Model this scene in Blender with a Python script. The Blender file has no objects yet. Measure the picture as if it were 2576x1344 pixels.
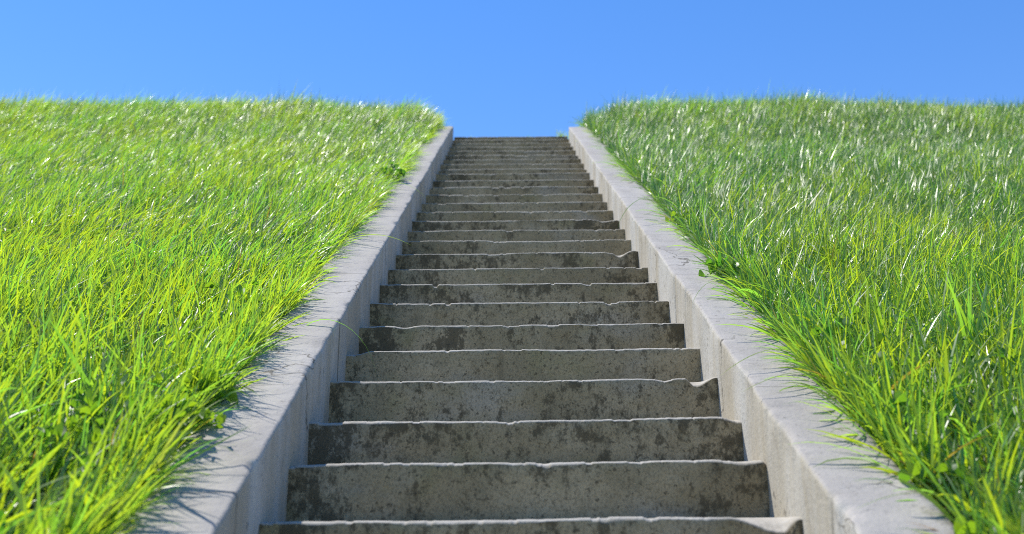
import bpy, math, random
import numpy as np
from mathutils import Vector

# ------------------------------------------------------------------ scene, camera, light
scene = bpy.context.scene
COL = scene.collection
R = math.radians
W = 1.2                      # clear width of the stairs
XL, XR = -0.540, 0.660       # inner faces of the two side walls
HC, SL, HW, KT = 1.163, 0.523, 0.150, 0.0137   # lip plane below camera, slope, wall height over lips, sideways tilt

cam_d = bpy.data.cameras.new("camera")
cam = bpy.data.objects.new("camera", cam_d)
COL.objects.link(cam)
cam_d.sensor_width = 36.0
cam_d.lens = 2500.0 / 2576.0 * 36.0
cam_d.clip_start = 0.02
cam_d.clip_end = 2000.0
cam_d.dof.use_dof = True
cam_d.dof.focus_distance = 3.55
cam_d.dof.aperture_fstop = 2.7
PITCH = math.atan((1325.0 - 672.0) / 2500.0)
cam.rotation_euler = (math.pi / 2 + PITCH, 0.0, -0.0071)
cam.location = (0, 0, 0)
scene.camera = cam

SUN_DIR = Vector((-0.50, 0.33, 1.0)).normalized()      # towards the sun
SUN_EL = math.asin(SUN_DIR.z)
SUN_ROT = math.atan2(SUN_DIR.x, SUN_DIR.y)

world = bpy.data.worlds.new("World")
scene.world = world
world.use_nodes = True
nt = world.node_tree
nt.nodes.clear()
w_out = nt.nodes.new("ShaderNodeOutputWorld")
w_bg = nt.nodes.new("ShaderNodeBackground")
w_sky = nt.nodes.new("ShaderNodeTexSky")
w_sky.sky_type = 'NISHITA'
w_sky.sun_disc = False
w_sky.sun_elevation = SUN_EL
w_sky.sun_rotation = SUN_ROT
w_sky.altitude = 800
w_sky.air_density = 1.0
w_sky.dust_density = 0.0
w_sky.ozone_density = 2.0
w_hs = nt.nodes.new("ShaderNodeHueSaturation")
w_hs.inputs["Hue"].default_value = 0.514
w_hs.inputs["Saturation"].default_value = 1.58
w_hs.inputs["Value"].default_value = 1.6
w_bg.inputs["Strength"].default_value = 0.147
w_gm = nt.nodes.new("ShaderNodeGamma")
w_gm.inputs["Gamma"].default_value = 0.7
nt.links.new(w_sky.outputs[0], w_gm.inputs["Color"])
nt.links.new(w_gm.outputs[0], w_hs.inputs["Color"])
nt.links.new(w_hs.outputs[0], w_bg.inputs["Color"])
nt.links.new(w_bg.outputs[0], w_out.inputs["Surface"])

sun_d = bpy.data.lights.new("sun", 'SUN')
sun_d.energy = 4.5
sun_d.angle = R(0.53)
sun_d.color = (1.0, 0.96, 0.88)
sun = bpy.data.objects.new("sun", sun_d)
COL.objects.link(sun)
sun.rotation_euler = (-SUN_DIR).to_track_quat('-Z', 'Y').to_euler()

vs = scene.view_settings
vs.view_transform = 'Standard'
vs.look = 'None'
vs.gamma = 1.0
vs.use_curve_mapping = False
vs.exposure = 0.58
cy = scene.cycles
cy.max_bounces = 8
cy.diffuse_bounces = 4
cy.transmission_bounces = 5
cy.glossy_bounces = 2
cy.transparent_max_bounces = 4
cy.sample_clamp_indirect = 4.0
cy.filter_width = 1.0
cy.use_denoising = False

rng = np.random.default_rng(11)
random.seed(5)

# ------------------------------------------------------------------ helpers
def hash2(ix, iy, seed):
    h = (ix.astype(np.int64) * 374761393 + iy.astype(np.int64) * 668265263 + seed * 974634777) & 0xffffffff
    h = ((h ^ (h >> 13)) * 1274126177) & 0xffffffff
    h = h ^ (h >> 16)
    return (h & 0xffffff) / float(0xffffff)

def vnoise(x, y, seed=0):
    x = np.asarray(x, float); y = np.asarray(y, float)
    x, y = np.broadcast_arrays(x, y)
    ix, iy = np.floor(x), np.floor(y)
    fx, fy = x - ix, y - iy
    fx = fx * fx * (3 - 2 * fx); fy = fy * fy * (3 - 2 * fy)
    a = hash2(ix, iy, seed); b = hash2(ix + 1, iy, seed)
    c = hash2(ix, iy + 1, seed); d = hash2(ix + 1, iy + 1, seed)
    return ((a * (1 - fx) + b * fx) * (1 - fy) + (c * (1 - fx) + d * fx) * fy) * 2 - 1

def fbm(x, y, seed=0, octv=4):
    s, a, t = 0.0, 1.0, 0.0
    x = np.asarray(x, float); y = np.asarray(y, float)
    for k in range(octv):
        s = s + a * vnoise(x, y, seed + 17 * k); t += a
        x = x * 2.03 + 5.1; y = y * 2.03 - 3.7; a *= 0.5
    return s / t

def sstep(a, b, x):
    t = np.clip((np.asarray(x, float) - a) / (b - a), 0, 1)
    return t * t * (3 - 2 * t)

def mesh_np(name, V, F4, mat, parent=None, smooth=True, color=None):
    V = np.ascontiguousarray(V, np.float32); F4 = np.ascontiguousarray(F4, np.int32)
    me = bpy.data.meshes.new(name)
    k = F4.shape[1]
    me.vertices.add(len(V)); me.vertices.foreach_set("co", V.ravel())
    me.loops.add(F4.size); me.loops.foreach_set("vertex_index", F4.ravel())
    me.polygons.add(len(F4))
    me.polygons.foreach_set("loop_start", np.arange(0, F4.size, k, dtype=np.int32))
    me.polygons.foreach_set("loop_total", np.full(len(F4), k, np.int32))
    me.polygons.foreach_set("use_smooth", np.full(len(F4), smooth, bool))
    if color is not None:
        at = me.attributes.new("tint", 'FLOAT_COLOR', 'POINT')
        at.data.foreach_set("color", np.ascontiguousarray(color, np.float32).ravel())
    me.update(calc_edges=True)
    me.validate()
    me.materials.append(mat)
    o = bpy.data.objects.new(name, me)
    COL.objects.link(o)
    if parent is not None:
        o.parent = parent
    return o

def grid_faces(nu, nv, off=0):
    i = np.arange(nu - 1)[:, None] * nv + np.arange(nv - 1)[None, :]
    i = i.ravel() + off
    return np.stack([i, i + nv, i + nv + 1, i + 1], 1)

def empty(name, loc=(0, 0, 0)):
    o = bpy.data.objects.new(name, None)
    COL.objects.link(o)
    o.location = loc
    o.empty_display_size = 0.1
    return o

def tag(o, label=None, cat=None, group=None, kind=None):
    if label: o["label"] = label
    if cat: o["category"] = cat
    if group: o["group"] = group
    if kind: o["kind"] = kind
    return o

# ------------------------------------------------------------------ materials
class NB:
    def __init__(self, name):
        self.m = bpy.data.materials.new(name)
        self.m.use_nodes = True
        self.t = self.m.node_tree
        self.t.nodes.clear()
        self.out = self.t.nodes.new("ShaderNodeOutputMaterial")
    def n(self, typ, **kw):
        nd = self.t.nodes.new(typ)
        for k, v in kw.items():
            if k.startswith("i_"):
                nd.inputs[k[2:].replace("_", " ")].default_value = v
            else:
                setattr(nd, k, v)
        return nd
    def l(self, a, b):
        self.t.links.new(a, b)
    def val(self, v, sock):
        if isinstance(v, (int, float)): sock.default_value = v
        else: self.l(v, sock)
    def math(self, op, a, b=None, clamp=False):
        nd = self.n("ShaderNodeMath", operation=op, use_clamp=clamp)
        self.val(a, nd.inputs[0])
        if b is not None: self.val(b, nd.inputs[1])
        return nd.outputs[0]
    def ramp(self, f, a, b):
        nd = self.n("ShaderNodeMapRange", interpolation_type='SMOOTHSTEP')
        self.l(f, nd.inputs[0]); nd.inputs[1].default_value = a; nd.inputs[2].default_value = b
        return nd.outputs[0]
    def mix(self, f, a, b, blend='MIX'):
        nd = self.n("ShaderNodeMix", data_type='RGBA', blend_type=blend)
        self.val(f, nd.inputs[0])
        for v, s in ((a, nd.inputs[6]), (b, nd.inputs[7])):
            if isinstance(v, tuple): s.default_value = (*v, 1.0)
            else: self.l(v, s)
        return nd.outputs[2]
    def noise(self, vec, scale, detail=4, rough=0.55, dist=0.0):
        nd = self.n("ShaderNodeTexNoise")
        nd.inputs["Scale"].default_value = scale
        nd.inputs["Detail"].default_value = detail
        nd.inputs["Roughness"].default_value = rough
        nd.inputs["Distortion"].default_value = dist
        self.l(vec, nd.inputs["Vector"])
        return nd.outputs["Fac"]
    def mapped(self, vec, scale, loc=(0, 0, 0)):
        nd = self.n("ShaderNodeMapping")
        nd.inputs["Scale"].default_value = scale
        nd.inputs["Location"].default_value = loc
        self.l(vec, nd.inputs["Vector"])
        return nd.outputs[0]

def riser_material():
    b = NB("weathered_concrete")
    geo = b.n("ShaderNodeNewGeometry")
    pos = geo.outputs["Position"]
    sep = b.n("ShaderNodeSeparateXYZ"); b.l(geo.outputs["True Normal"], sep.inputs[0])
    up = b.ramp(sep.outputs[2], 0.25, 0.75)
    # base tone
    s0 = b.n("ShaderNodeSeparateXYZ"); b.l(pos, s0.inputs[0]); pos_y = s0.outputs[1]
    n1 = b.noise(pos, 3.2, 5, 0.6)
    n2 = b.noise(pos, 22, 5, 0.65)
    grain = b.noise(b.mapped(pos, (1, 1, 0.8), (3, 3, 3)), 170, 3, 0.7)
    base = b.mix(b.ramp(n1, 0.32, 0.68), (0.270, 0.216, 0.124), (0.385, 0.315, 0.196))
    base = b.mix(b.math('MULTIPLY', b.ramp(n2, 0.45, 0.72), 0.55), base, (0.205, 0.168, 0.098))
    # pale bluish damp film in places
    n3 = b.noise(b.mapped(pos, (1, 1, 2.2), (4, 1, 2)), 2.6, 3)
    base = b.mix(b.math('MULTIPLY', b.ramp(n3, 0.53, 0.72), 0.6), base, (0.345, 0.310, 0.245))
    # olive algae
    n4 = b.noise(b.mapped(pos, (1, 1, 1), (14, 5, 12)), 4.5, 4)
    base = b.mix(b.math('MULTIPLY', b.ramp(n4, 0.54, 0.72), 0.55), base, (0.235, 0.205, 0.090))
    # black lichen blotches: large areas broken up by small grain
    # every step weathered differently
    stp = b.math('FLOOR', b.math('DIVIDE', b.math('ADD', pos_y, 0.14), 0.285))
    wv = b.n("ShaderNodeTexWhiteNoise", noise_dimensions='1D'); b.l(stp, wv.inputs["W"])
    big = b.noise(b.mapped(pos, (1, 1, 1.2), (11, 3, 7)), 3.6, 3, 0.6, 0.4)
    small = b.noise(b.mapped(pos, (1.0, 1.0, 0.7), (2, 9, 1)), 42, 6, 0.78)
    mid = b.noise(b.mapped(pos, (1, 1, 0.75), (7, 1, 3)), 13, 5, 0.72)
    s = b.math('ADD', b.math('MULTIPLY', big, 0.8), b.math('ADD', b.math('MULTIPLY', small, 1.35), b.math('MULTIPLY', mid, 0.95)))
    # more growth towards the two ends of every step
    sp = b.n("ShaderNodeSeparateXYZ"); b.l(pos, sp.inputs[0])
    ends = b.math('ADD', b.ramp(sp.outputs[0], -0.25, -0.52), b.math('MULTIPLY', b.ramp(sp.outputs[0], 0.42, 0.64), 0.6))
    s = b.math('ADD', s, b.math('MULTIPLY', ends, 0.11))
    s = b.math('ADD', s, b.math('MULTIPLY', b.math('SUBTRACT', wv.outputs["Value"], 0.5), 0.20))
    runs = b.noise(b.mapped(pos, (15, 1, 1.1), (3, 0, 5)), 1.0, 4, 0.65)
    s = b.math('ADD', s, b.math('MULTIPLY', b.math('SUBTRACT', runs, 0.5), 0.45))
    st = b.ramp(s, 1.57, 1.79)
    st = b.math('MULTIPLY', st, b.math('SUBTRACT', 1.0, b.math('MULTIPLY', up, 0.85)))
    col = b.mix(b.math('MULTIPLY', st, 0.78), base, (0.056, 0.046, 0.026))
    # fine grain, pits and speckle
    col = b.mix(b.math('MULTIPLY', b.ramp(grain, 0.46, 0.64), 0.45), col, (0.085, 0.066, 0.038))
    pit = b.noise(pos, 70, 3, 0.65)
    col = b.mix(b.math('MULTIPLY', b.ramp(pit, 0.57, 0.68), 0.75), col, (0.060, 0.050, 0.030))
    # vertical drip streaks
    dr = b.noise(b.mapped(pos, (26, 3, 1.6)), 1.0, 4, 0.6)
    col = b.mix(b.math('MULTIPLY', b.ramp(dr, 0.58, 0.78), 0.4), col, (0.10, 0.08, 0.045))
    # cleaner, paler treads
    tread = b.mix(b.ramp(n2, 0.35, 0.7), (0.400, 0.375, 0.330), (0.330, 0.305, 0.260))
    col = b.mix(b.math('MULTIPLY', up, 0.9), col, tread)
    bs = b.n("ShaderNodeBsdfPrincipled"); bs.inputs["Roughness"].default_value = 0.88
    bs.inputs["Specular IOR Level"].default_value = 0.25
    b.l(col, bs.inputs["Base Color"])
    bump = b.n("ShaderNodeBump"); bump.inputs["Strength"].default_value = 0.5; bump.inputs["Distance"].default_value = 0.006
    h = b.math('ADD', b.noise(pos, 60, 6, 0.7), b.math('MULTIPLY', pit, 0.5))
    b.l(h, bump.inputs["Height"]); b.l(bump.outputs[0], bs.inputs["Normal"])
    b.l(bs.outputs[0], b.out.inputs[0])
    return b.m

def wall_material():
    b = NB("pale_concrete")
    geo = b.n("ShaderNodeNewGeometry")
    pos = geo.outputs["Position"]
    sep = b.n("ShaderNodeSeparateXYZ"); b.l(geo.outputs["True Normal"], sep.inputs[0])
    up = b.ramp(sep.outputs[2], 0.3, 0.8)
    n1 = b.noise(pos, 2.3, 5, 0.6)
    n2 = b.noise(pos, 16, 5, 0.65)
    n3 = b.noise(pos, 75, 4, 0.65)
    top = b.mix(b.ramp(n1, 0.3, 0.7), (0.318, 0.290, 0.256), (0.375, 0.348, 0.312))
    top = b.mix(b.math('MULTIPLY', b.ramp(n2, 0.50, 0.75), 0.35), top, (0.272, 0.245, 0.212))
    top = b.mix(b.math('MULTIPLY', b.ramp(n3, 0.6, 0.75), 0.35), top, (0.21, 0.20, 0.19))
    # cast face: board marks, pale vertical wash, tan runs
    bd = b.noise(b.mapped(pos, (1, 4.2, 0.5)), 1.0, 4, 0.6, 0.3)
    bd2 = b.noise(b.mapped(pos, (1, 48.0, 3.0), (0, 3, 1)), 1.0, 5, 0.65)
    face = b.mix(b.ramp(bd, 0.36, 0.62), (0.365, 0.325, 0.250), (0.455, 0.436, 0.392))
    face = b.mix(b.math('MULTIPLY', b.ramp(bd2, 0.50, 0.75), 0.30), face, (0.255, 0.215, 0.150))
    face = b.mix(b.math('MULTIPLY', b.ramp(n2, 0.54, 0.72), 0.40), face, (0.250, 0.215, 0.160))
    face = b.mix(b.math('MULTIPLY', b.ramp(n3, 0.60, 0.70), 0.55), face, (0.160, 0.140, 0.105))
    pk = b.noise(b.mapped(pos, (1, 1, 0.6), (5, 2, 8)), 34, 2, 0.5)
    face = b.mix(b.math('MULTIPLY', b.ramp(pk, 0.70, 0.75), 0.8), face, (0.06, 0.052, 0.04))
    sp = b.n("ShaderNodeSeparateXYZ"); b.l(pos, sp.inputs[0])
    sg = b.math('FLOOR', b.math('ADD', b.math('DIVIDE', sp.outputs[1], 0.5675), 0.37))
    wn = b.n("ShaderNodeTexWhiteNoise", noise_dimensions='1D'); b.l(sg, wn.inputs["W"])
    face = b.mix(b.math('MULTIPLY', wn.outputs["Value"], 0.22), face, (0.27, 0.235, 0.175))
    # soil and litter washed along the grassy edge
    ax = b.math('ABSOLUTE', b.math('SUBTRACT', sp.outputs[0], 0.06))
    dm = b.noise(pos, 18, 5, 0.7)
    dirt = b.ramp(b.math('ADD', b.math('MULTIPLY', ax, 5.0), dm), 4.32, 4.62)
    top = b.mix(b.math('MULTIPLY', dirt, 0.8), top, (0.085, 0.066, 0.040))
    spk = b.noise(b.mapped(pos, (1, 1, 1), (6, 1, 2)), 55, 3, 0.6)
    top = b.mix(b.math('MULTIPLY', b.ramp(spk, 0.62, 0.70), 0.55), top, (0.15, 0.135, 0.115))
    blot = b.noise(b.mapped(pos, (1, 1, 1), (1, 8, 2)), 5.5, 5, 0.65)
    top = b.mix(b.math('MULTIPLY', b.ramp(blot, 0.52, 0.68), 0.42), top, (0.225, 0.205, 0.180))
    vor = b.n("ShaderNodeTexVoronoi", feature='DISTANCE_TO_EDGE')
    vor.inputs["Scale"].default_value = 1.5
    wob = b.n("ShaderNodeTexNoise"); wob.inputs["Scale"].default_value = 9.0; wob.inputs["Detail"].default_value = 5
    b.l(pos, wob.inputs["Vector"])
    b.l(b.mix(0.16, pos, wob.outputs["Color"]), vor.inputs["Vector"])
    crack = b.math('MULTIPLY', b.ramp(vor.outputs["Distance"], 0.006, 0.0015), b.ramp(n1, 0.46, 0.56))
    fr = b.math('FRACT', b.math('ADD', b.math('DIVIDE', sp.outputs[1], 0.5675), 0.37))
    jl = b.math('SUBTRACT', 0.5, b.math('ABSOLUTE', b.math('SUBTRACT', fr, 0.5)))
    joint = b.math('MULTIPLY', b.ramp(jl, 0.006, 0.002), b.ramp(bd2, 0.38, 0.52))
    col = b.mix(up, face, top)
    col = b.mix(b.math('MULTIPLY', crack, 0.75), col, (0.07, 0.06, 0.045))
    col = b.mix(b.math('MULTIPLY', joint, 0.65), col, (0.085, 0.075, 0.055))
    bs = b.n("ShaderNodeBsdfPrincipled"); bs.inputs["Roughness"].default_value = 0.85
    bs.inputs["Specular IOR Level"].default_value = 0.25
    b.l(col, bs.inputs["Base Color"])
    bump = b.n("ShaderNodeBump"); bump.inputs["Strength"].default_value = 0.45; bump.inputs["Distance"].default_value = 0.005
    h = b.math('ADD', n3, b.math('ADD', b.math('MULTIPLY', n2, 0.9), b.math('MULTIPLY', bd2, 0.3)))
    b.l(h, bump.inputs["Height"]); b.l(bump.outputs[0], bs.inputs["Normal"])
    b.l(bs.outputs[0], b.out.inputs[0])
    return b.m

def leaf_material(name, refl_a, refl_b, tr_a, tr_b, dry=True, rough=0.27, trw=0.55):
    b = NB(name)
    at = b.n("ShaderNodeAttribute"); at.attribute_name = "tint"
    sep = b.n("ShaderNodeSeparateColor"); b.l(at.outputs["Color"], sep.inputs[0])
    r, g, d = sep.outputs
    rc = b.mix(r, refl_a, refl_b)
    tc = b.mix(r, tr_a, tr_b)
    pale = b.math('MULTIPLY', b.ramp(g, 0.25, 0.0), 0.4)       # pale sheath at the foot of a blade
    rc = b.mix(pale, rc, (0.14, 0.17, 0.045))
    if dry:
        rc = b.mix(d, rc, (0.30, 0.17, 0.055))
        tc = b.mix(d, tc, (0.42, 0.20, 0.04))
    bs = b.n("ShaderNodeBsdfPrincipled")
    gi = b.n("ShaderNodeNewGeometry").outputs["Random Per Island"]
    b.l(b.math('ADD', b.math('MULTIPLY', gi, 0.22), rough - 0.04), bs.inputs["Roughness"])
    bs.inputs["Specular IOR Level"].default_value = 0.9
    b.l(rc, bs.inputs["Base Color"])
    tr = b.n("ShaderNodeBsdfTranslucent"); b.l(tc, tr.inputs["Color"])
    mx = b.n("ShaderNodeMixShader"); mx.inputs[0].default_value = trw
    b.l(bs.outputs[0], mx.inputs[1]); b.l(tr.outputs[0], mx.inputs[2])
    b.l(mx.outputs[0], b.out.inputs[0])
    return b.m

def soil_material():
    b = NB("soil_and_thatch")
    geo = b.n("ShaderNodeNewGeometry"); pos = geo.outputs["Position"]
    n1 = b.noise(pos, 5, 6, 0.65); n2 = b.noise(pos, 45, 5, 0.7)
    col = b.mix(b.ramp(n1, 0.35, 0.65), (0.030, 0.070, 0.012), (0.055, 0.100, 0.016))
    col = b.mix(b.ramp(n2, 0.5, 0.7), col, (0.075, 0.058, 0.032))
    bs = b.n("ShaderNodeBsdfPrincipled"); bs.inputs["Roughness"].default_value = 0.95
    b.l(col, bs.inputs["Base Color"])
    bump = b.n("ShaderNodeBump"); bump.inputs["Distance"].default_value = 0.02
    b.l(n2, bump.inputs["Height"]); b.l(bump.outputs[0], bs.inputs["Normal"])
    b.l(bs.outputs[0], b.out.inputs[0])
    return b.m

M_STEP = riser_material()
M_WALL = wall_material()
M_SOIL = soil_material()
M_GRASS = leaf_material("grass_blades", (0.046, 0.145, 0.042), (0.115, 0.185, 0.024), (0.27, 0.72, 0.065), (0.64, 0.80, 0.022), trw=0.52, rough=0.33)
M_LEAF = leaf_material("broad_leaves", (0.030, 0.105, 0.016), (0.075, 0.150, 0.016), (0.12, 0.38, 0.02), (0.36, 0.56, 0.015), dry=False, rough=0.46, trw=0.5)

# ------------------------------------------------------------------ ground
Y_TOP = 10.12
Y_WALL = 9.62
Z_PLATEAU = -HC + SL * Y_TOP + HW
WT = 0.20                      # wall thickness

def lip_z(x, y):
    return -HC + SL * y + KT * (x - 0.5 * (XL + XR)) / W

def bank_z(x, y):
    """height of the grassy bank"""
    x = np.asarray(x, float); y = np.asarray(y, float)
    z = -HC + SL * np.clip(y, -3.1, None) + HW - 0.025
    top = Z_PLATEAU - 0.025 + 0.012 * np.clip(y - Y_TOP, 0, 10)
    k = 0.10
    h = np.clip(0.5 + 0.5 * (top - z) / k, 0, 1)
    zz = top * (1 - h) + z * h - k * h * (1 - h)
    dist = np.maximum(XL - WT - x, x - XR - WT)
    amp = sstep(0.05, 0.8, dist)
    zz = zz + 0.155 * sstep(0.02, np.where(x < 0, 0.26, 0.46), dist) * sstep(7.4, 10.0, y)
    return zz + amp * (0.045 * fbm(x * 0.7, y * 0.7, 3, 3) + 0.03 * vnoise(x * 0.33, y * 0.2, 8))

def ground():
    xs = np.concatenate([[-160, -90, -50, -30, -20, -14], np.arange(-10, XL - WT - 0.2, 0.22),
                         [XL - WT - 0.12, XL - WT - 0.05, XL - WT + 0.06, XL - 0.02, 0.06, XR + 0.02, XR + WT - 0.06, XR + WT + 0.05, XR + WT + 0.12],
                         np.arange(XR + WT + 0.3, 10.5, 0.22), [14, 20, 30, 50, 90, 160]])
    ys = np.concatenate([[-120, -60, -30, -15, -8, -5, -4], np.arange(-3.4, 12.6, 0.2), [13, 14, 16, 20, 30, 50, 90, 160, 300]])
    X, Y = np.meshgrid(xs, ys, indexing='ij')
    Z = bank_z(X, Y)
    trench = (X > XL - WT) & (X < XR + WT)
    Z = np.where(trench & (Y > Y_WALL) & ((X < XL) | (X > XR)), Z - 0.10, Z)
    trench = trench & ~((Y > Y_WALL) & ((X < XL - 0.03) | (X > XR + 0.03)))
    zc = np.where(Y < Y_TOP + 0.28, lip_z(X, Y) - 0.42, lip_z(0.06, 9.996) - 0.012)
    Z = np.where(trench, np.minimum(Z, zc), Z)
    V = np.stack([X, Y, Z], -1).reshape(-1, 3)
    o = mesh_np("ground", V, grid_faces(len(xs), len(ys)), M_SOIL)
    tag(o, kind="structure")
ground()

def bounce_pavement():  # unseen paving added at the stair foot to bounce warm light onto risers
    b = NB("bounce_paving")
    geo = b.n("ShaderNodeNewGeometry"); pos = geo.outputs["Position"]
    n1 = b.noise(pos, 1.5, 5); n2 = b.noise(pos, 40, 4, 0.7)
    c = b.mix(b.ramp(n1, 0.3, 0.7), (0.30, 0.275, 0.235), (0.38, 0.36, 0.32))
    c = b.mix(b.math('MULTIPLY', b.ramp(n2, 0.5, 0.7), 0.4), c, (0.24, 0.22, 0.19))
    bs = b.n("ShaderNodeBsdfPrincipled"); bs.inputs["Roughness"].default_value = 0.9
    b.l(c, bs.inputs["Base Color"]); b.l(bs.outputs[0], b.out.inputs[0])
    xs = np.linspace(-14, 14, 9); ys = np.linspace(-22, -3.25, 9)
    X, Y = np.meshgrid(xs, ys, indexing='ij')
    Z = np.full_like(X, lip_z(0.06, 2.254 - 0.285 * 18) - 0.15)
    tag(mesh_np("bounce_pavement", np.stack([X, Y, Z], -1).reshape(-1, 3), grid_faces(9, 9), b.m), kind="structure")
bounce_pavement()

# ------------------------------------------------------------------ stairs
LIP_Y = [2.254, 2.524, 2.775, 3.067, 3.344, 3.612, 3.890, 4.172, 4.430, 4.726, 5.012, 5.260, 5.525, 5.804, 6.099, 6.396,
         6.712, 7.016, 7.350, 7.600, 7.880, 8.181, 8.464, 8.768, 9.080, 9.398, 9.702, 9.996]
EXTRA = [2.254 - 0.285 * k for k in range(18, 0, -1)]
ALL_Y = EXTRA + LIP_Y

def gauss(x, c, s):
    return np.exp(-((x - c) / s) ** 2)

# damage of single lips: index in LIP_Y -> function of u (0 at left wall, 1 at right wall) giving drop in metres
CHIPS = {
    0: lambda u: 0.028 * sstep(0.86, 0.955, u) * (1 - sstep(0.962, 0.992, u)) - 0.004 * gauss(u, 0.72, 0.12),
    1: lambda u: 0.006 * gauss(u, 0.95, 0.03) + 0.010 * sstep(0.985, 1.0, u),
    2: lambda u: 0.012 * sstep(0.955, 0.99, u) + 0.004 * gauss(u, 0.45, 0.03),
    3: lambda u: 0.020 * sstep(0.915, 0.94, u) * (1 - sstep(0.945, 0.992, u)) + 0.006 * gauss(u, 0.86, 0.02) - 0.002 * sstep(0.975, 1.0, u),
    4: lambda u: 0.010 * (1 - sstep(0.03, 0.07, u)),
    5: lambda u: 0.007 * gauss(u, 0.14, 0.03),
    9: lambda u: 0.020 * gauss(u, 0.92, 0.025) - 0.006 * gauss(u, 0.98, 0.02),
    10: lambda u: 0.008 * gauss(u, 0.55, 0.2),
    12: lambda u: 0.012 * gauss(u, 0.93, 0.04),
}

def make_step(i, y0, y1, zb, parent):
    idx = i - len(EXTRA)
    nx = 440 if idx >= -2 else 60
    u = np.linspace(-0.008, 1.008, nx)
    x = XL + W * u
    z0 = lip_z(x, y0)
    wav = 0.0040 * fbm(u * 3.1, i * 7.3, 21, 2) + 0.0016 * fbm(u * 11, i * 5.1, 22, 2) + 0.0012 * fbm(u * 70, i * 3.3, 23, 3)
    # small random spalls
    spall = 0.006 * sstep(0.40, 0.50, fbm(u * 15, i * 9.7, 31, 3)) + 0.004 * sstep(0.45, 0.52, fbm(u * 45, i * 4.1, 32, 2))
    chip = np.zeros(nx)
    if idx in CHIPS:
        chip = np.clip(CHIPS[idx](u), -0.01, None)
        spall = spall * 0.5
    drop = np.clip(chip + spall, -0.01, None)
    zl = z0 + wav - drop                                   # height of the front edge
    yf = y0 + 0.005 * fbm(u * 2.3, i * 6.1, 24, 3) + 0.002 * fbm(u * 30, i * 2.9, 25, 2)
    rad = np.clip(0.0084 + 0.0055 * fbm(u * 9, i * 8.9, 26, 4), 0.003, None) + 0.25 * np.clip(drop, 0, 0.02)
    radh = 0.016 + 0.010 * fbm(u * 7, i * 4.9, 28, 3)
    rows = []
    nr = 14
    for k in range(nr):                                    # riser, bottom to top
        t = k / (nr - 1)
        z = zb + (zl - rad - zb) * t
        rough = 0.0022 * fbm(u * 22, np.full(nx, k * 0.35 + i * 5), 27, 3)
        hollow = 0.35 * np.clip(drop, 0, 0.03) * t ** 6
        y = yf + rough + hollow + 0.004 * (1 - t)
        rows.append(np.stack([x, y, z], 1))
    for k in range(1, 6):                                  # worn nosing
        a = k / 5 * math.pi / 2
        y = yf + 0.35 * np.clip(drop, 0, 0.03) + radh * (1 - math.cos(a))
        z = zl - rad + rad * math.sin(a)
        rows.append(np.stack([x, y, z], 1))
    yb = y1 + 0.03
    for k in range(1, 13):                                 # tread, front to back
        t = (k / 12) ** 1.3
        y = (yf + radh + 0.35 * np.clip(drop, 0, 0.03)) * (1 - t) + yb * t
        dd = y - y0
        z = z0 + wav * np.exp(-dd / 0.08) - drop * np.exp(-(dd / 0.055) ** 2) + 0.0015 * fbm(u * 14, y * 12, 29, 3) - 0.004 * t
        rows.append(np.stack([x, y, z], 1))
    V = np.stack(rows, 1)                                  # nx, nrows, 3
    nv = V.shape[1]
    o = mesh_np("step", V.reshape(-1, 3), grid_faces(nx, nv), M_STEP, parent)
    return o

stairs = empty("staircase", (0.06, LIP_Y[0], float(lip_z(0.06, LIP_Y[0]))))
tag(stairs, "weathered grey concrete staircase with stained risers climbing between the grassy banks", "stairs")
inv = stairs.location.copy()
for i, y0 in enumerate(ALL_Y):
    last = i == len(ALL_Y) - 1
    y1 = y0 + 0.45 if last else ALL_Y[i + 1]
    zb = float(lip_z(0.06, ALL_Y[i - 1])) - 0.03 if i else float(lip_z(0.06, y0)) - 0.22
    s = make_step(i, y0, y1, zb, stairs)
    s.location = -inv
    j = i - len(EXTRA)
    if j == 0: s["label"] = "lowest step with a deep scooped chip at its right end"
    if j == 3: s["label"] = "step with its lip broken out beside the right wall"
    if j == 1: s["label"] = "step with a broad black stain at its right end"

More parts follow.
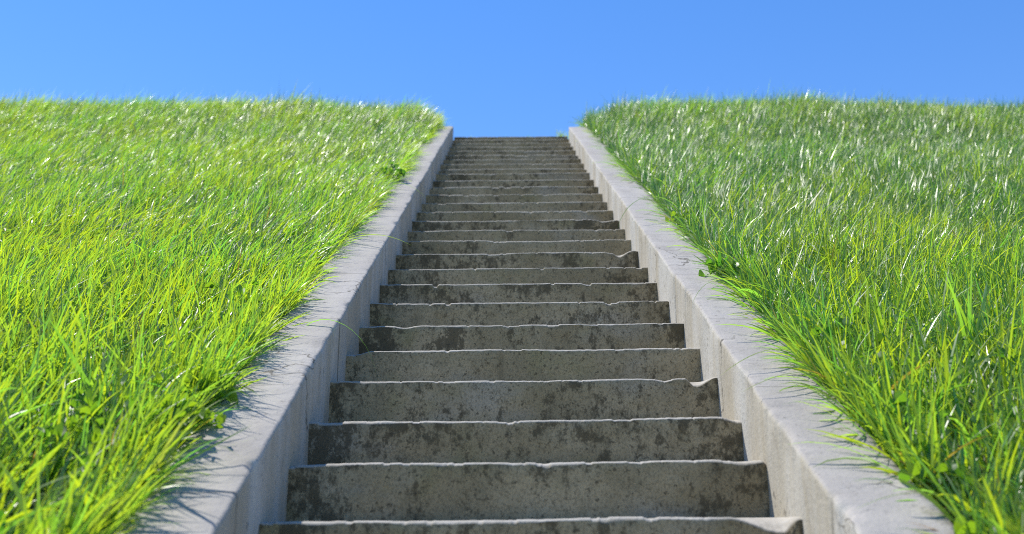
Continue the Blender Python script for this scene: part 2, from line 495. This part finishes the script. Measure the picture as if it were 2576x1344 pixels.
# ------------------------------------------------------------------ side walls
def make_wall(xin, sgn, label, seed):
    """xin: inner face; sgn +1 = wall extends to +x"""
    ny = 1400
    ys = np.concatenate([np.linspace(-3.1, 1.2, 200)[:-1], np.linspace(1.2, Y_WALL, ny - 199)])
    rows = []
    zt = -HC + SL * ys + HW
    ed = 0.0045 * fbm(ys * 3, 0.0, seed, 3) + 0.0035 * fbm(ys * 16, 1.0, seed + 1, 3)
    nick = 0.020 * sstep(0.28, 0.50, fbm(ys * 11, 2.0, seed + 2, 4)) + 0.009 * sstep(0.10, 0.55, fbm(ys * 34, 4.0, seed + 3, 3))
    fx = 0.004 * fbm(ys * 1.3, 3.0, seed + 4, 3)
    seg = np.floor(ys / 0.5675 + 0.37)                     # cast in short lengths that do not quite line up
    off = 0.007 * (hash2(seg, seg * 0, seed) - 0.5)
    fx = fx + off
    jd = np.abs((ys / 0.5675 + 0.37) % 1.0 - 0.5)
    nick_j = 0.010 * sstep(0.488, 0.5, jd) * (hash2(seg, seg * 0 + 5, seed) > 0.45)
    nick = nick + 0.6 * nick_j
    def put(dx, dz):
        rows.append(np.stack([xin + sgn * dx + fx, ys, zt + dz], 1))
    zlow = -0.62
    for k in range(14):
        t = k / 13
        dz = zlow + (-0.014 - zlow) * t
        put(0.0025 * fbm(ys * 9, t * 5, seed + 5, 4) + nick * 0.35 * t ** 10, dz - nick * 0.4 * t ** 10 + ed * t ** 4)
    for k in range(1, 5):
        a = k / 4 * math.pi / 2
        r = 0.009 + 0.5 * nick
        put(r * (1 - math.cos(a)) + nick * 0.25, -0.014 + 0.014 * math.sin(a) - nick * 0.4 * (1 - k / 4) + ed)
    for k in range(1, 9):
        t = k / 8
        put(0.022 + (WT - 0.03) * t, ed * (1 - t) + 0.0025 * fbm(ys * 5, t * 3 + 9, seed + 6, 4))
    put(WT, -0.012 + 0 * ys)
    put(WT, zlow + 0 * ys)
    V = np.stack(rows, 1)
    nv = V.shape[1]
    F = grid_faces(ny, nv)
    if sgn > 0: F = F[:, ::-1]
    V = V.reshape(-1, 3)
    # end caps
    caps = []
    for e in (0, ny - 1):
        b0 = e * nv
        for k in range(nv // 2 - 1):
            q = [b0 + k, b0 + k + 1, b0 + nv - 2 - k, b0 + nv - 1 - k]
            caps.append(q if (e == 0) == (sgn < 0) else q[::-1])
    F = np.concatenate([F, np.array(caps)])
    o = mesh_np("stair_wall", V, F, M_WALL)
    me = o.data
    tag(o, label, "wall", "low walls flanking the staircase", "thing")
    return o
make_wall(XL, -1, "low sloping concrete wall left of the stairs, its inner face in shade", 101)
make_wall(XR, +1, "low sloping concrete wall right of the stairs, its inner face sunlit", 151)

# ------------------------------------------------------------------ grass
def blade_geometry(P, az, t0, bend, L, w, roll, twist, tint, dry, seg=6):
    n = len(P)
    s = np.linspace(0, 1, seg + 1)[None, :]
    tilt = t0[:, None] + bend[:, None] * s ** 1.4
    ca, sa = np.cos(az)[:, None], np.sin(az)[:, None]
    d = np.stack([np.sin(tilt) * ca, np.sin(tilt) * sa, np.cos(tilt)], -1)
    mid = 0.5 * (d[:, 1:] + d[:, :-1])
    c = np.concatenate([np.zeros((n, 1, 3)), np.cumsum(mid, 1)], 1) * (L / seg)[:, None, None] + P[:, None, :]
    side = np.stack([-sa, ca, 0 * sa], -1) * np.ones((1, seg + 1, 1))
    nrm = np.cross(d, side)
    rr = (roll[:, None] + twist[:, None] * s)[..., None]
    sv = side * np.cos(rr) + nrm * np.sin(rr)
    prof = np.clip((1 - s) ** 0.62, 0.03, 1) * (0.55 + 0.45 * np.clip(s * 3.5, 0, 1))
    hw = (0.5 * w[:, None] * prof)[..., None]
    V = np.stack([c - sv * hw, c + sv * hw], 2)            # n, seg+1, 2, 3
    base = (np.arange(n) * (2 * (seg + 1)))[:, None]
    k = np.arange(seg)[None, :] * 2
    b = base + k
    F = np.stack([b, b + 1, b + 3, b + 2], -1).reshape(-1, 4)
    col = np.ones((n, seg + 1, 2, 4), np.float32)
    col[..., 0] = tint[:, None, None]
    col[..., 1] = s[..., None]
    col[..., 2] = dry[:, None, None]
    return V.reshape(-1, 3), F, col.reshape(-1, 4)

def bank_grass(side, label, seed):
    g = np.random.default_rng(seed)
    xin = XL - WT if side < 0 else XR + WT
    y_a, y_b, xmax = 1.25, 11.5, 8.2
    # tuft centres over the bank, thinner towards the crest
    N = int(830 * (y_b - y_a) * xmax)
    y = y_a + (y_b - y_a) * g.random(N)
    x_off = xmax * g.random(N)
    half = 0.56 * y + 0.85 + 0.06 * y - abs(xin)
    keep = (x_off < half) & (g.random(N) < np.clip(0.62 + 0.12 * y, 0.5, 1) * np.clip(1.45 - 0.06 * y, 0.8, 1)) & \
           (g.random(N) < 0.80 + 0.45 * fbm((xin + side * x_off) * 1.7, y * 1.7, 91 + seed, 3))
    y, x_off = y[keep], x_off[keep]
    # extra row right along the wall
    ne = 1100
    y = np.concatenate([y, y_a + (y_b - y_a - 1.3) * g.random(ne)])
    x_off = np.concatenate([x_off, np.abs(g.normal(0, 0.05, ne))])
    bare = (x_off < 0.07) & (fbm(y * 2.6, 0.0, 95 + seed, 3) < -0.15) & (g.random(len(y)) < 0.7)
    y, x_off = y[~bare], x_off[~bare]
    x = xin + side * x_off
    m = np.clip(g.poisson(7.2, len(y)), 2, None)
    ti = np.repeat(np.arange(len(y)), m)
    n = len(ti)
    px = x[ti] + g.normal(0, 0.024, n)
    py = y[ti] + g.normal(0, 0.024, n)
    edge = side * (px - xin)
    px = np.where(edge < 0.004, xin + side * (0.004 + np.abs(g.normal(0, 0.02, n))), px)
    edge = side * (px - xin)
    pz = bank_z(px, py) - 0.012
    # wind: a drifting field of lean, gusts to the right
    gx = 0.12 + 0.32 * fbm(px * 1.1, py * 1.0, 41 + seed, 3) + 0.18 * vnoise(px * 5, py * 5, 47 + seed)
    gx = gx + 0.22 * sstep(2.6, 4.6, py)
    gy = 0.06 + 0.38 * sstep(2.6, 6.0, py) + 0.26 * fbm(px * 1.1, py * 1.0, 43 + seed, 3) + 0.16 * vnoise(px * 5, py * 5, 48 + seed)
    near = np.exp(-edge / 0.15) * (1 - 0.9 * sstep(8.6, 9.4, py))
    if side > 0:
        gx = gx - near * (0.15 + 1.1 * g.random(n)) * (0.75 + 0.6 * vnoise(px * 3, py * 5, 55)) - 0.9 * (edge < 0.05) * (g.random(n) < 0.16)
    else:
        gx = gx + 0.36 * near
    # each tuft leans its own way, each blade spreads from its tuft
    nt_ = len(y)
    tx, ty = g.normal(0, 0.16, nt_), g.normal(0, 0.16, nt_)
    a = g.random(n) * 2 * math.pi
    sp = np.abs(g.normal(0.0, 0.44, n)) * (1 - 0.25 * sstep(3.5, 6.0, py))
    lx = gx + tx[ti] + sp * np.cos(a); ly = gy + ty[ti] + sp * np.sin(a)
    az = np.arctan2(ly, lx)
    lean = np.clip(np.hypot(lx, ly), 0.02, 1.3)
    bend = np.clip(0.10 + 0.60 * lean + g.normal(0, 0.30, n), -0.1, 1.9)
    flop = g.random(n) < 0.13
    bend = np.where(flop, bend + 0.9 * g.random(n) + 0.4, bend)
    hgt = 0.195 + 0.065 * fbm(px * 1.3, py * 1.3, 61 + seed, 3) + 0.03 * vnoise(px * 6, py * 6, 62)
    L = hgt * np.clip(g.normal(0.92, 0.28, n), 0.25, 1.7)
    L = L * (0.90 - 0.06 * sstep(3.0, 5.0, py) + 0.26 * sstep(7.5, 10.2, py))
    nearw = np.exp(-edge / 0.07)
    L = L * (1 - (0.18 if side < 0 else 0.10) * nearw)
    tall = g.random(n) < 0.010
    L = np.where(tall, L * 1.35, L)
    w = np.clip(g.normal(1.0, 0.30, n), 0.4, 2.0) * (0.0077 - 0.0016 * sstep(2.2, 4.5, py))
    w = np.where(g.random(n) < 0.05, w * 1.6, w)
    roll = g.normal(0, 0.58, n) * (1 - 0.3 * sstep(3.5, 6.0, py))
    twist = g.normal(0, 0.9, n)
    # leaves laid over flat and straight, tilted to glint sunlight back down the slope
    laid = g.random(n) < 0.10 + 0.20 * sstep(2.8, 5.0, py)
    az = np.where(laid, 1.0 + g.normal(0, 0.55, n), az)
    lean = np.where(laid, 0.72 + g.normal(0, 0.24, n), lean)
    bend = np.where(laid, 0.12 + g.normal(0, 0.22, n), bend)
    roll = np.where(laid, g.normal(0, 0.28, n), roll)
    twist = np.where(laid, g.normal(0, 0.35, n), twist)
    w = np.where(laid, w * 1.2, w)
    tn = 0.5 + 0.40 * fbm(px * 1.6, py * 1.6, 71 + seed, 3) + 0.30 * g.normal(0, 1, n) + (0.15 if side < 0 else 0.14)
    tint = np.clip(tn - (0.22 * np.exp(-edge / 0.25) if side > 0 else 0), 0, 1)
    dry = np.where(g.random(n) < 0.010 + 0.035 * np.exp(-edge / 0.05) * (g.random(n) < 0.6), 0.4 + 0.6 * g.random(n), 0.0)
    V, F, C = blade_geometry(np.stack([px, py, pz], 1), az, lean * 0.75, bend, L, w, roll, twist, tint, dry)
    o = mesh_np("grass", V, F, M_GRASS, color=C)
    tag(o, label, "grass", kind="stuff")
    print("blades", n)
    return o
bank_grass(-1, "windblown yellow green grass covering the bank left of the stairs", 1)
bank_grass(+1, "glossy bright green grass covering the bank right of the stairs", 2)

# ------------------------------------------------------------------ broad leaves
def leaf_geometry(C, N, A, rl, rw, cup, tint, tip=0.0, nr=4, na=14):
    """one leaf: centre C, blade normal N, long axis A, half length rl, half width rw"""
    N = np.asarray(N, float); N /= np.linalg.norm(N)
    A = np.asarray(A, float); A = A - N * np.dot(A, N); A /= np.linalg.norm(A)
    B = np.cross(N, A)
    V = [np.asarray(C, float)]
    for r in range(1, nr + 1):
        q = r / nr
        for k in range(na):
            t = 2 * math.pi * k / na
            ca, sa = math.cos(t), math.sin(t)
            wob = 1 + 0.05 * math.sin(3 * t + tint * 9)
            notch = 1 - 0.30 * math.exp(-((t - math.pi) / 0.35) ** 2)
            lx = rl * q * ca * notch * wob * (1 + tip * max(ca, 0) ** 6)
            ly = rw * q * sa * wob
            h = cup * (abs(ly) ** 1.3) * 6 - cup * 4 * lx * abs(lx) + 0.0012 * math.sin(5 * t) * q
            V.append(np.asarray(C) + A * lx + B * ly + N * h)
    F = []
    for k in range(na):
        F.append([0, 1 + k, 1 + (k + 1) % na])
    T = []
    for f in F: T.append(f)
    for r in range(nr - 1):
        for k in range(na):
            a = 1 + r * na + k; b = 1 + r * na + (k + 1) % na
            T.append([a, a + na, b + na]); T.append([a, b + na, b])
    col = np.tile([tint, 0.6, 0, 1.0], (len(V), 1))
    return np.array(V), np.array(T), col

def tube(P, r0, r1, nseg=6):
    P = np.asarray(P, float); n = len(P)
    V = []; F = []
    for i in range(n):
        d = P[min(i + 1, n - 1)] - P[max(i - 1, 0)]; d /= np.linalg.norm(d) + 1e-9
        u = np.cross(d, [0.3, 0.9, 0.1]); u /= np.linalg.norm(u); v = np.cross(d, u)
        r = r0 + (r1 - r0) * i / (n - 1)
        for k in range(nseg):
            t = 2 * math.pi * k / nseg
            V.append(P[i] + r * (u * math.cos(t) + v * math.sin(t)))
    for i in range(n - 1):
        for k in range(nseg):
            a = i * nseg + k; b = i * nseg + (k + 1) % nseg
            F += [[a, b, b + nseg], [a, b + nseg, a + nseg]]
    return np.array(V), np.array(F), np.tile([0.6, 0.4, 0, 1.0], (len(V), 1))

class MB:
    def __init__(self): self.V, self.F, self.C, self.n = [], [], [], 0
    def add(self, g):
        self.V.append(g[0]); self.F.append(g[1] + self.n); self.C.append(g[2]); self.n += len(g[0])
    def build(self, name, mat, parent=None):
        return mesh_np(name, np.concatenate(self.V), np.concatenate(self.F), mat, parent, color=np.concatenate(self.C))

def leafy_plant(name, label, cat, base, n, spread, height, rl, asp, tint, seed, out=(0, 0), tip=0.0, group="broad-leaved weeds among the grass"):
    g = np.random.default_rng(seed)
    root = empty(name, base)
    tag(root, label, cat, group)
    fol, stm = MB(), MB()
    for k in range(n):
        a = 2 * math.pi * (k * 0.618 + 0.1 * g.random())
        rr = spread * math.sqrt((k + 0.6) / n)
        h = height * (0.55 + 0.45 * g.random()) * (1 - 0.45 * (rr / max(spread, 1e-6)) ** 2)
        c = np.array([rr * math.cos(a) + out[0] * (0.4 + 0.6 * g.random()), rr * math.sin(a) + out[1] * (0.4 + 0.6 * g.random()), h])
        N = np.array([0.75 * math.cos(a) * rr / max(spread, 1e-6) + g.normal(0, 0.35), 0.75 * math.sin(a) * rr / max(spread, 1e-6) - 0.25 + g.normal(0, 0.35), 1.0])
        A = np.array([math.cos(a), math.sin(a), -0.15]) + g.normal(0, 0.25, 3)
        s = rl * (0.7 + 0.5 * g.random())
        fol.add(leaf_geometry(c, N, A, s, s * asp, 1.2 + g.normal(0, 0.4), float(np.clip(tint + g.normal(0, 0.16), 0, 1)), tip))
        c0 = np.array([g.normal(0, 0.006), g.normal(0, 0.006), 0.0])
        m1 = c0 * 0.5 + c * 0.5 + np.array([0, 0, 0.18 * h]) - 0.15 * np.array([c[0], c[1], 0])
        Pq = [c0 * (1 - t) ** 2 + 2 * m1 * t * (1 - t) + c * t * t for t in np.linspace(0, 1, 7)]
        stm.add(tube(Pq, 0.0013, 0.0009, 5))
    fol.build("foliage", M_LEAF, root); stm.build("stem", M_LEAF, root)
    return root

def on_bank(x, y, dz=0.0):
    return (x, y, float(bank_z(x, y)) + dz)

leafy_plant("leafy_weed", "dark green leafy weed spilling over the far left wall", "weed", on_bank(-0.765, 6.03), 26, 0.075, 0.13, 0.017, 0.8, 0.08, 3, out=(0.075, -0.03))
leafy_plant("clover", "round-leaved clover patch hanging over the edge of the right wall", "clover", on_bank(0.90, 3.72), 24, 0.075, 0.075, 0.016, 0.95, 0.40, 4, out=(-0.085, -0.04))
leafy_plant("leafy_weed", "low weed with a large dark round leaf in the bottom left grass", "weed", on_bank(-0.90, 1.86), 4, 0.04, 0.07, 0.018, 0.95, 0.0, 9)
leafy_plant("leafy_weed", "weed with pale shiny oval leaves in the bottom left grass near the wall", "weed", on_bank(-0.80, 1.86), 6, 0.05, 0.10, 0.018, 0.55, 0.55, 12, tip=0.2)
leafy_plant("clover", "small yellow green clover beside the near end of the left wall", "clover", on_bank(-0.77, 2.32), 34, 0.085, 0.10, 0.013, 0.9, 0.85, 15, out=(0.055, -0.01))
leafy_plant("leafy_weed", "bright yellow leaf poking over the left wall above the small clover", "weed", on_bank(-0.755, 2.52), 4, 0.035, 0.085, 0.026, 0.7, 0.98, 17, out=(0.04, 0), tip=0.3)
leafy_plant("leafy_weed", "bright green broad leaf on the right wall at the bottom edge", "weed", on_bank(0.87, 1.885), 3, 0.03, 0.04, 0.020, 0.8, 0.7, 21, out=(-0.05, 0.0), tip=0.35)
leafy_plant("clover", "mixed green clover at the right wall above the broad leaf", "clover", on_bank(0.91, 2.10), 18, 0.07, 0.07, 0.013, 0.85, 0.5, 24, out=(-0.02, 0))
leafy_plant("leafy_weed", "leafy weed half hidden in tall grass at the lower right corner", "weed", on_bank(1.06, 1.95), 6, 0.07, 0.08, 0.015, 0.6, 0.45, 26, tip=0.3)
leafy_plant("leafy_weed", "small dark weed at the top end of the left wall", "weed", on_bank(-0.77, 8.6), 12, 0.07, 0.08, 0.02, 0.8, 0.1, 29, out=(0.05, 0))
leafy_plant("leafy_weed", "yellow green leaf cluster at the right wall halfway up", "weed", on_bank(0.90, 4.75), 14, 0.08, 0.08, 0.016, 0.7, 0.9, 31, out=(-0.01, 0))

def undergrowth(side, label, seed):
    """low clover and seedling leaves between the blades, too many to count"""
    g = np.random.default_rng(seed)
    xin = XL - WT if side < 0 else XR + WT
    mb = MB()
    for k in range(1500):
        y = 1.3 + 2.0 * g.random() ** 1.4
        xo = abs(g.normal(0, 0.5)) if g.random() < 0.6 else g.random() * (0.62 * y + 0.3)
        x = xin + side * (xo + 0.01)
        if fbm(x * 2.2, y * 2.2, 77 + seed, 2) < 0.02: continue
        s = 0.006 + 0.011 * g.random()
        c = on_bank(x, y, 0.02 + 0.11 * g.random())
        mb.add(leaf_geometry(c, (g.normal(0, .5), g.normal(-0.2, .5), 1), g.normal(0, 1, 3), s, s * (0.6 + 0.4 * g.random()), 1.5,
                             float(np.clip(g.normal(0.55, 0.25), 0, 1)), 0.1, nr=2, na=8))
    o = mb.build("undergrowth", M_LEAF)
    tag(o, label, "undergrowth", kind="stuff")
undergrowth(-1, "small clover leaves between the grass stems on the left bank", 5)
undergrowth(+1, "small clover leaves between the grass stems on the right bank", 6)

# ------------------------------------------------------------------ single blades that stand out
def standout_blade(label, pts, w, tint, dry=0.0, roll0=0.0, roll1=0.6, group="long single blades of grass"):
    P = np.array(pts, float)
    t = np.linspace(0, 1, 13)[:, None]
    if len(P) == 3:
        c = P[0] * (1 - t) ** 2 + 2 * P[1] * t * (1 - t) + P[2] * t * t
    else:
        c = P[0] * (1 - t) ** 3 + 3 * P[1] * t * (1 - t) ** 2 + 3 * P[2] * t * t * (1 - t) + P[3] * t ** 3
    d = np.gradient(c, axis=0); d /= np.linalg.norm(d, axis=1)[:, None]
    side = np.cross(d, [0, 0, 1.0]); side /= np.linalg.norm(side, axis=1)[:, None] + 1e-9
    nrm = np.cross(side, d)
    rr = roll0 + (roll1 - roll0) * t
    sv = side * np.cos(rr) + nrm * np.sin(rr)
    hw = 0.5 * w * np.clip((1 - t) ** 0.6, 0.04, 1) * (0.6 + 0.4 * np.clip(t * 4, 0, 1))
    ridge = nrm * (hw * 0.35)
    o0 = c[0].copy()
    V = np.stack([c - sv * hw, c - ridge * 0.6, c + sv * hw], 1).reshape(-1, 3) - o0
    F = grid_faces(13, 3)
    col = np.zeros((39, 4), np.float32); col[:, 0] = tint; col[:, 1] = np.repeat(t[:, 0], 3); col[:, 2] = dry; col[:, 3] = 1
    o = mesh_np("grass_stalk", V, F, M_GRASS, color=col)
    o.location = o0
    tag(o, label, "grass stalk", group)

standout_blade("long dark blade arching off the left wall and hanging down before the steps", [(-0.66, 3.13, 0.60), (-0.58, 3.12, 0.70), (-0.42, 3.08, 0.60), (-0.395, 3.06, 0.44)], 0.0075, 0.25)
standout_blade("pale shining blade leaning out across the near left wall", [(-0.76, 1.98, 0.03), (-0.69, 2.06, 0.11), (-0.555, 2.20, 0.215)], 0.010, 0.35, roll0=-0.9, roll1=-0.9)
standout_blade("yellow green blade reaching past the left wall halfway up the stairs", [(-0.75, 4.33, 1.24), (-0.58, 4.24, 1.30), (-0.40, 4.08, 1.16)], 0.008, 0.8)
standout_blade("slim dark blade rising off the left wall above the yellow green one", [(-0.76, 4.55, 1.36), (-0.68, 4.56, 1.42), (-0.55, 4.62, 1.55)], 0.006, 0.1)
standout_blade("thin blade drooping over the left wall far up the stairs", [(-0.75, 5.75, 1.99), (-0.62, 5.72, 2.08), (-0.47, 5.66, 1.90)], 0.006, 0.6)
standout_blade("glinting blade arching over the right wall to the steps halfway up", [(0.93, 4.92, 1.57), (0.80, 4.86, 1.72), (0.60, 4.72, 1.60), (0.545, 4.60, 1.40)], 0.008, 0.3)
standout_blade("fine pale blade stretched across the right wall far up", [(0.92, 5.95, 2.09), (0.80, 5.92, 2.20), (0.66, 5.85, 2.09)], 0.005, 0.6)
standout_blade("flat yellow green blade lying out over the right wall beside the broken lip", [(0.90, 2.82, 0.44), (0.78, 2.78, 0.55), (0.59, 2.70, 0.40)], 0.0085, 0.85)
standout_blade("second flat blade just below the one beside the broken lip", [(0.90, 2.66, 0.36), (0.80, 2.60, 0.44), (0.61, 2.55, 0.335)], 0.008, 0.75)
standout_blade("thin blade curling upright on the right wall near the round clover", [(0.88, 3.55, 0.82), (0.74, 3.50, 0.93), (0.66, 3.42, 0.76)], 0.005, 0.55)
standout_blade("long green blade sloping down over the near right wall", [(0.90, 2.42, 0.25), (0.82, 2.40, 0.32), (0.68, 2.44, 0.29)], 0.006, 0.15)
standout_blade("faint arching blade over the right wall at the bottom edge", [(0.92, 1.93, 0.02), (0.80, 1.92, 0.10), (0.66, 1.93, 0.03)], 0.005, 0.65)
standout_blade("short white glinting blade lying on the right wall near the bottom edge", [(0.84, 1.99, 0.065), (0.79, 1.98, 0.077), (0.755, 1.985, 0.066)], 0.009, 0.3, roll0=-0.3, roll1=-0.3)
standout_blade("tall dark blade standing upright in the middle of the left bank", [(-1.97, 6.65, 2.36), (-1.965, 6.66, 2.55), (-1.95, 6.68, 2.74)], 0.009, 0.0)
standout_blade("pale broad blade curving to the right at the left picture edge", [(-1.13, 2.12, 0.12), (-1.12, 2.10, 0.27), (-1.04, 2.06, 0.29), (-0.98, 2.04, 0.27)], 0.012, 0.3, roll0=0.8, roll1=0.2)
standout_blade("broad pale blade slanting up through the grass left of the stairs", [(-1.55, 3.75, 0.98), (-1.45, 3.74, 1.14), (-1.25, 3.78, 1.27)], 0.013, 0.4, roll0=-0.7, roll1=-0.5)
standout_blade("rust coloured dry blade at the foot of the grass by the near right wall", [(0.89, 2.12, 0.08), (0.87, 2.13, 0.12), (0.835, 2.15, 0.14)], 0.009, 0.5, dry=1.0)
standout_blade("thin rust coloured blade lying on the near right wall", [(0.86, 2.14, 0.105), (0.83, 2.13, 0.115), (0.80, 2.12, 0.105)], 0.006, 0.5, dry=1.0)

# ------------------------------------------------------------------ grass tufts
def tuft(name, label, base, n, L0, spread, w0, seed, lean=(0, 0), tint0=0.5, group=None, cat="grass tuft"):
    g = np.random.default_rng(seed)
    P = np.stack([g.normal(0, spread, n), g.normal(0, spread, n), np.full(n, -0.005)], 1)
    a = g.random(n) * 2 * math.pi; sp = np.abs(g.normal(0, 0.45, n))
    lx = lean[0] + sp * np.cos(a); ly = lean[1] + sp * np.sin(a)
    ln = np.hypot(lx, ly)
    V, F, C = blade_geometry(P, np.arctan2(ly, lx), ln * 0.8, np.clip(0.4 + 0.9 * ln + g.normal(0, .3, n), 0, 2), L0 * np.clip(g.normal(1, .25, n), .4, 1.5),
                             w0 * np.clip(g.normal(1, .25, n), .4, 1.6), g.normal(0, .7, n), g.normal(0, .9, n),
                             np.clip(g.normal(tint0, .2, n), 0, 1), np.zeros(n), seg=8)
    o = mesh_np(name, V, F, M_GRASS, color=C)
    o.location = base
    tag(o, label, cat, group)
LZ = float(lip_z(0.06, 9.996)) - 0.012
GT = "tufts at the head of the stairs"
tuft("grass_tuft", "yellowing grass tuft at the head of the stairs against the right wall", (0.62, 10.10, LZ), 60, 0.12, 0.04, 0.005, 41, (-0.1, 0), 0.85, GT)
tuft("grass_tuft", "short sprig right of the middle at the head of the stairs", (0.25, 10.07, LZ), 14, 0.075, 0.010, 0.006, 42, (0, 0), 0.2, GT)
tuft("grass_tuft", "tiny sprig at the left end of the head of the stairs", (-0.38, 10.07, LZ), 9, 0.06, 0.015, 0.005, 43, (0, 0), 0.5, GT)
tuft("grass_tuft", "low pale sprig between the other two at the head of the stairs", (-0.02, 10.10, LZ), 7, 0.055, 0.02, 0.004, 44, (0, 0), 0.6, GT)
tuft("grass_tussock", "tussock of broad shiny blades bending over in the right bank", on_bank(1.34, 2.80), 16, 0.30, 0.02, 0.015, 45, (-0.2, -0.1), 0.2, None, "grass tussock")
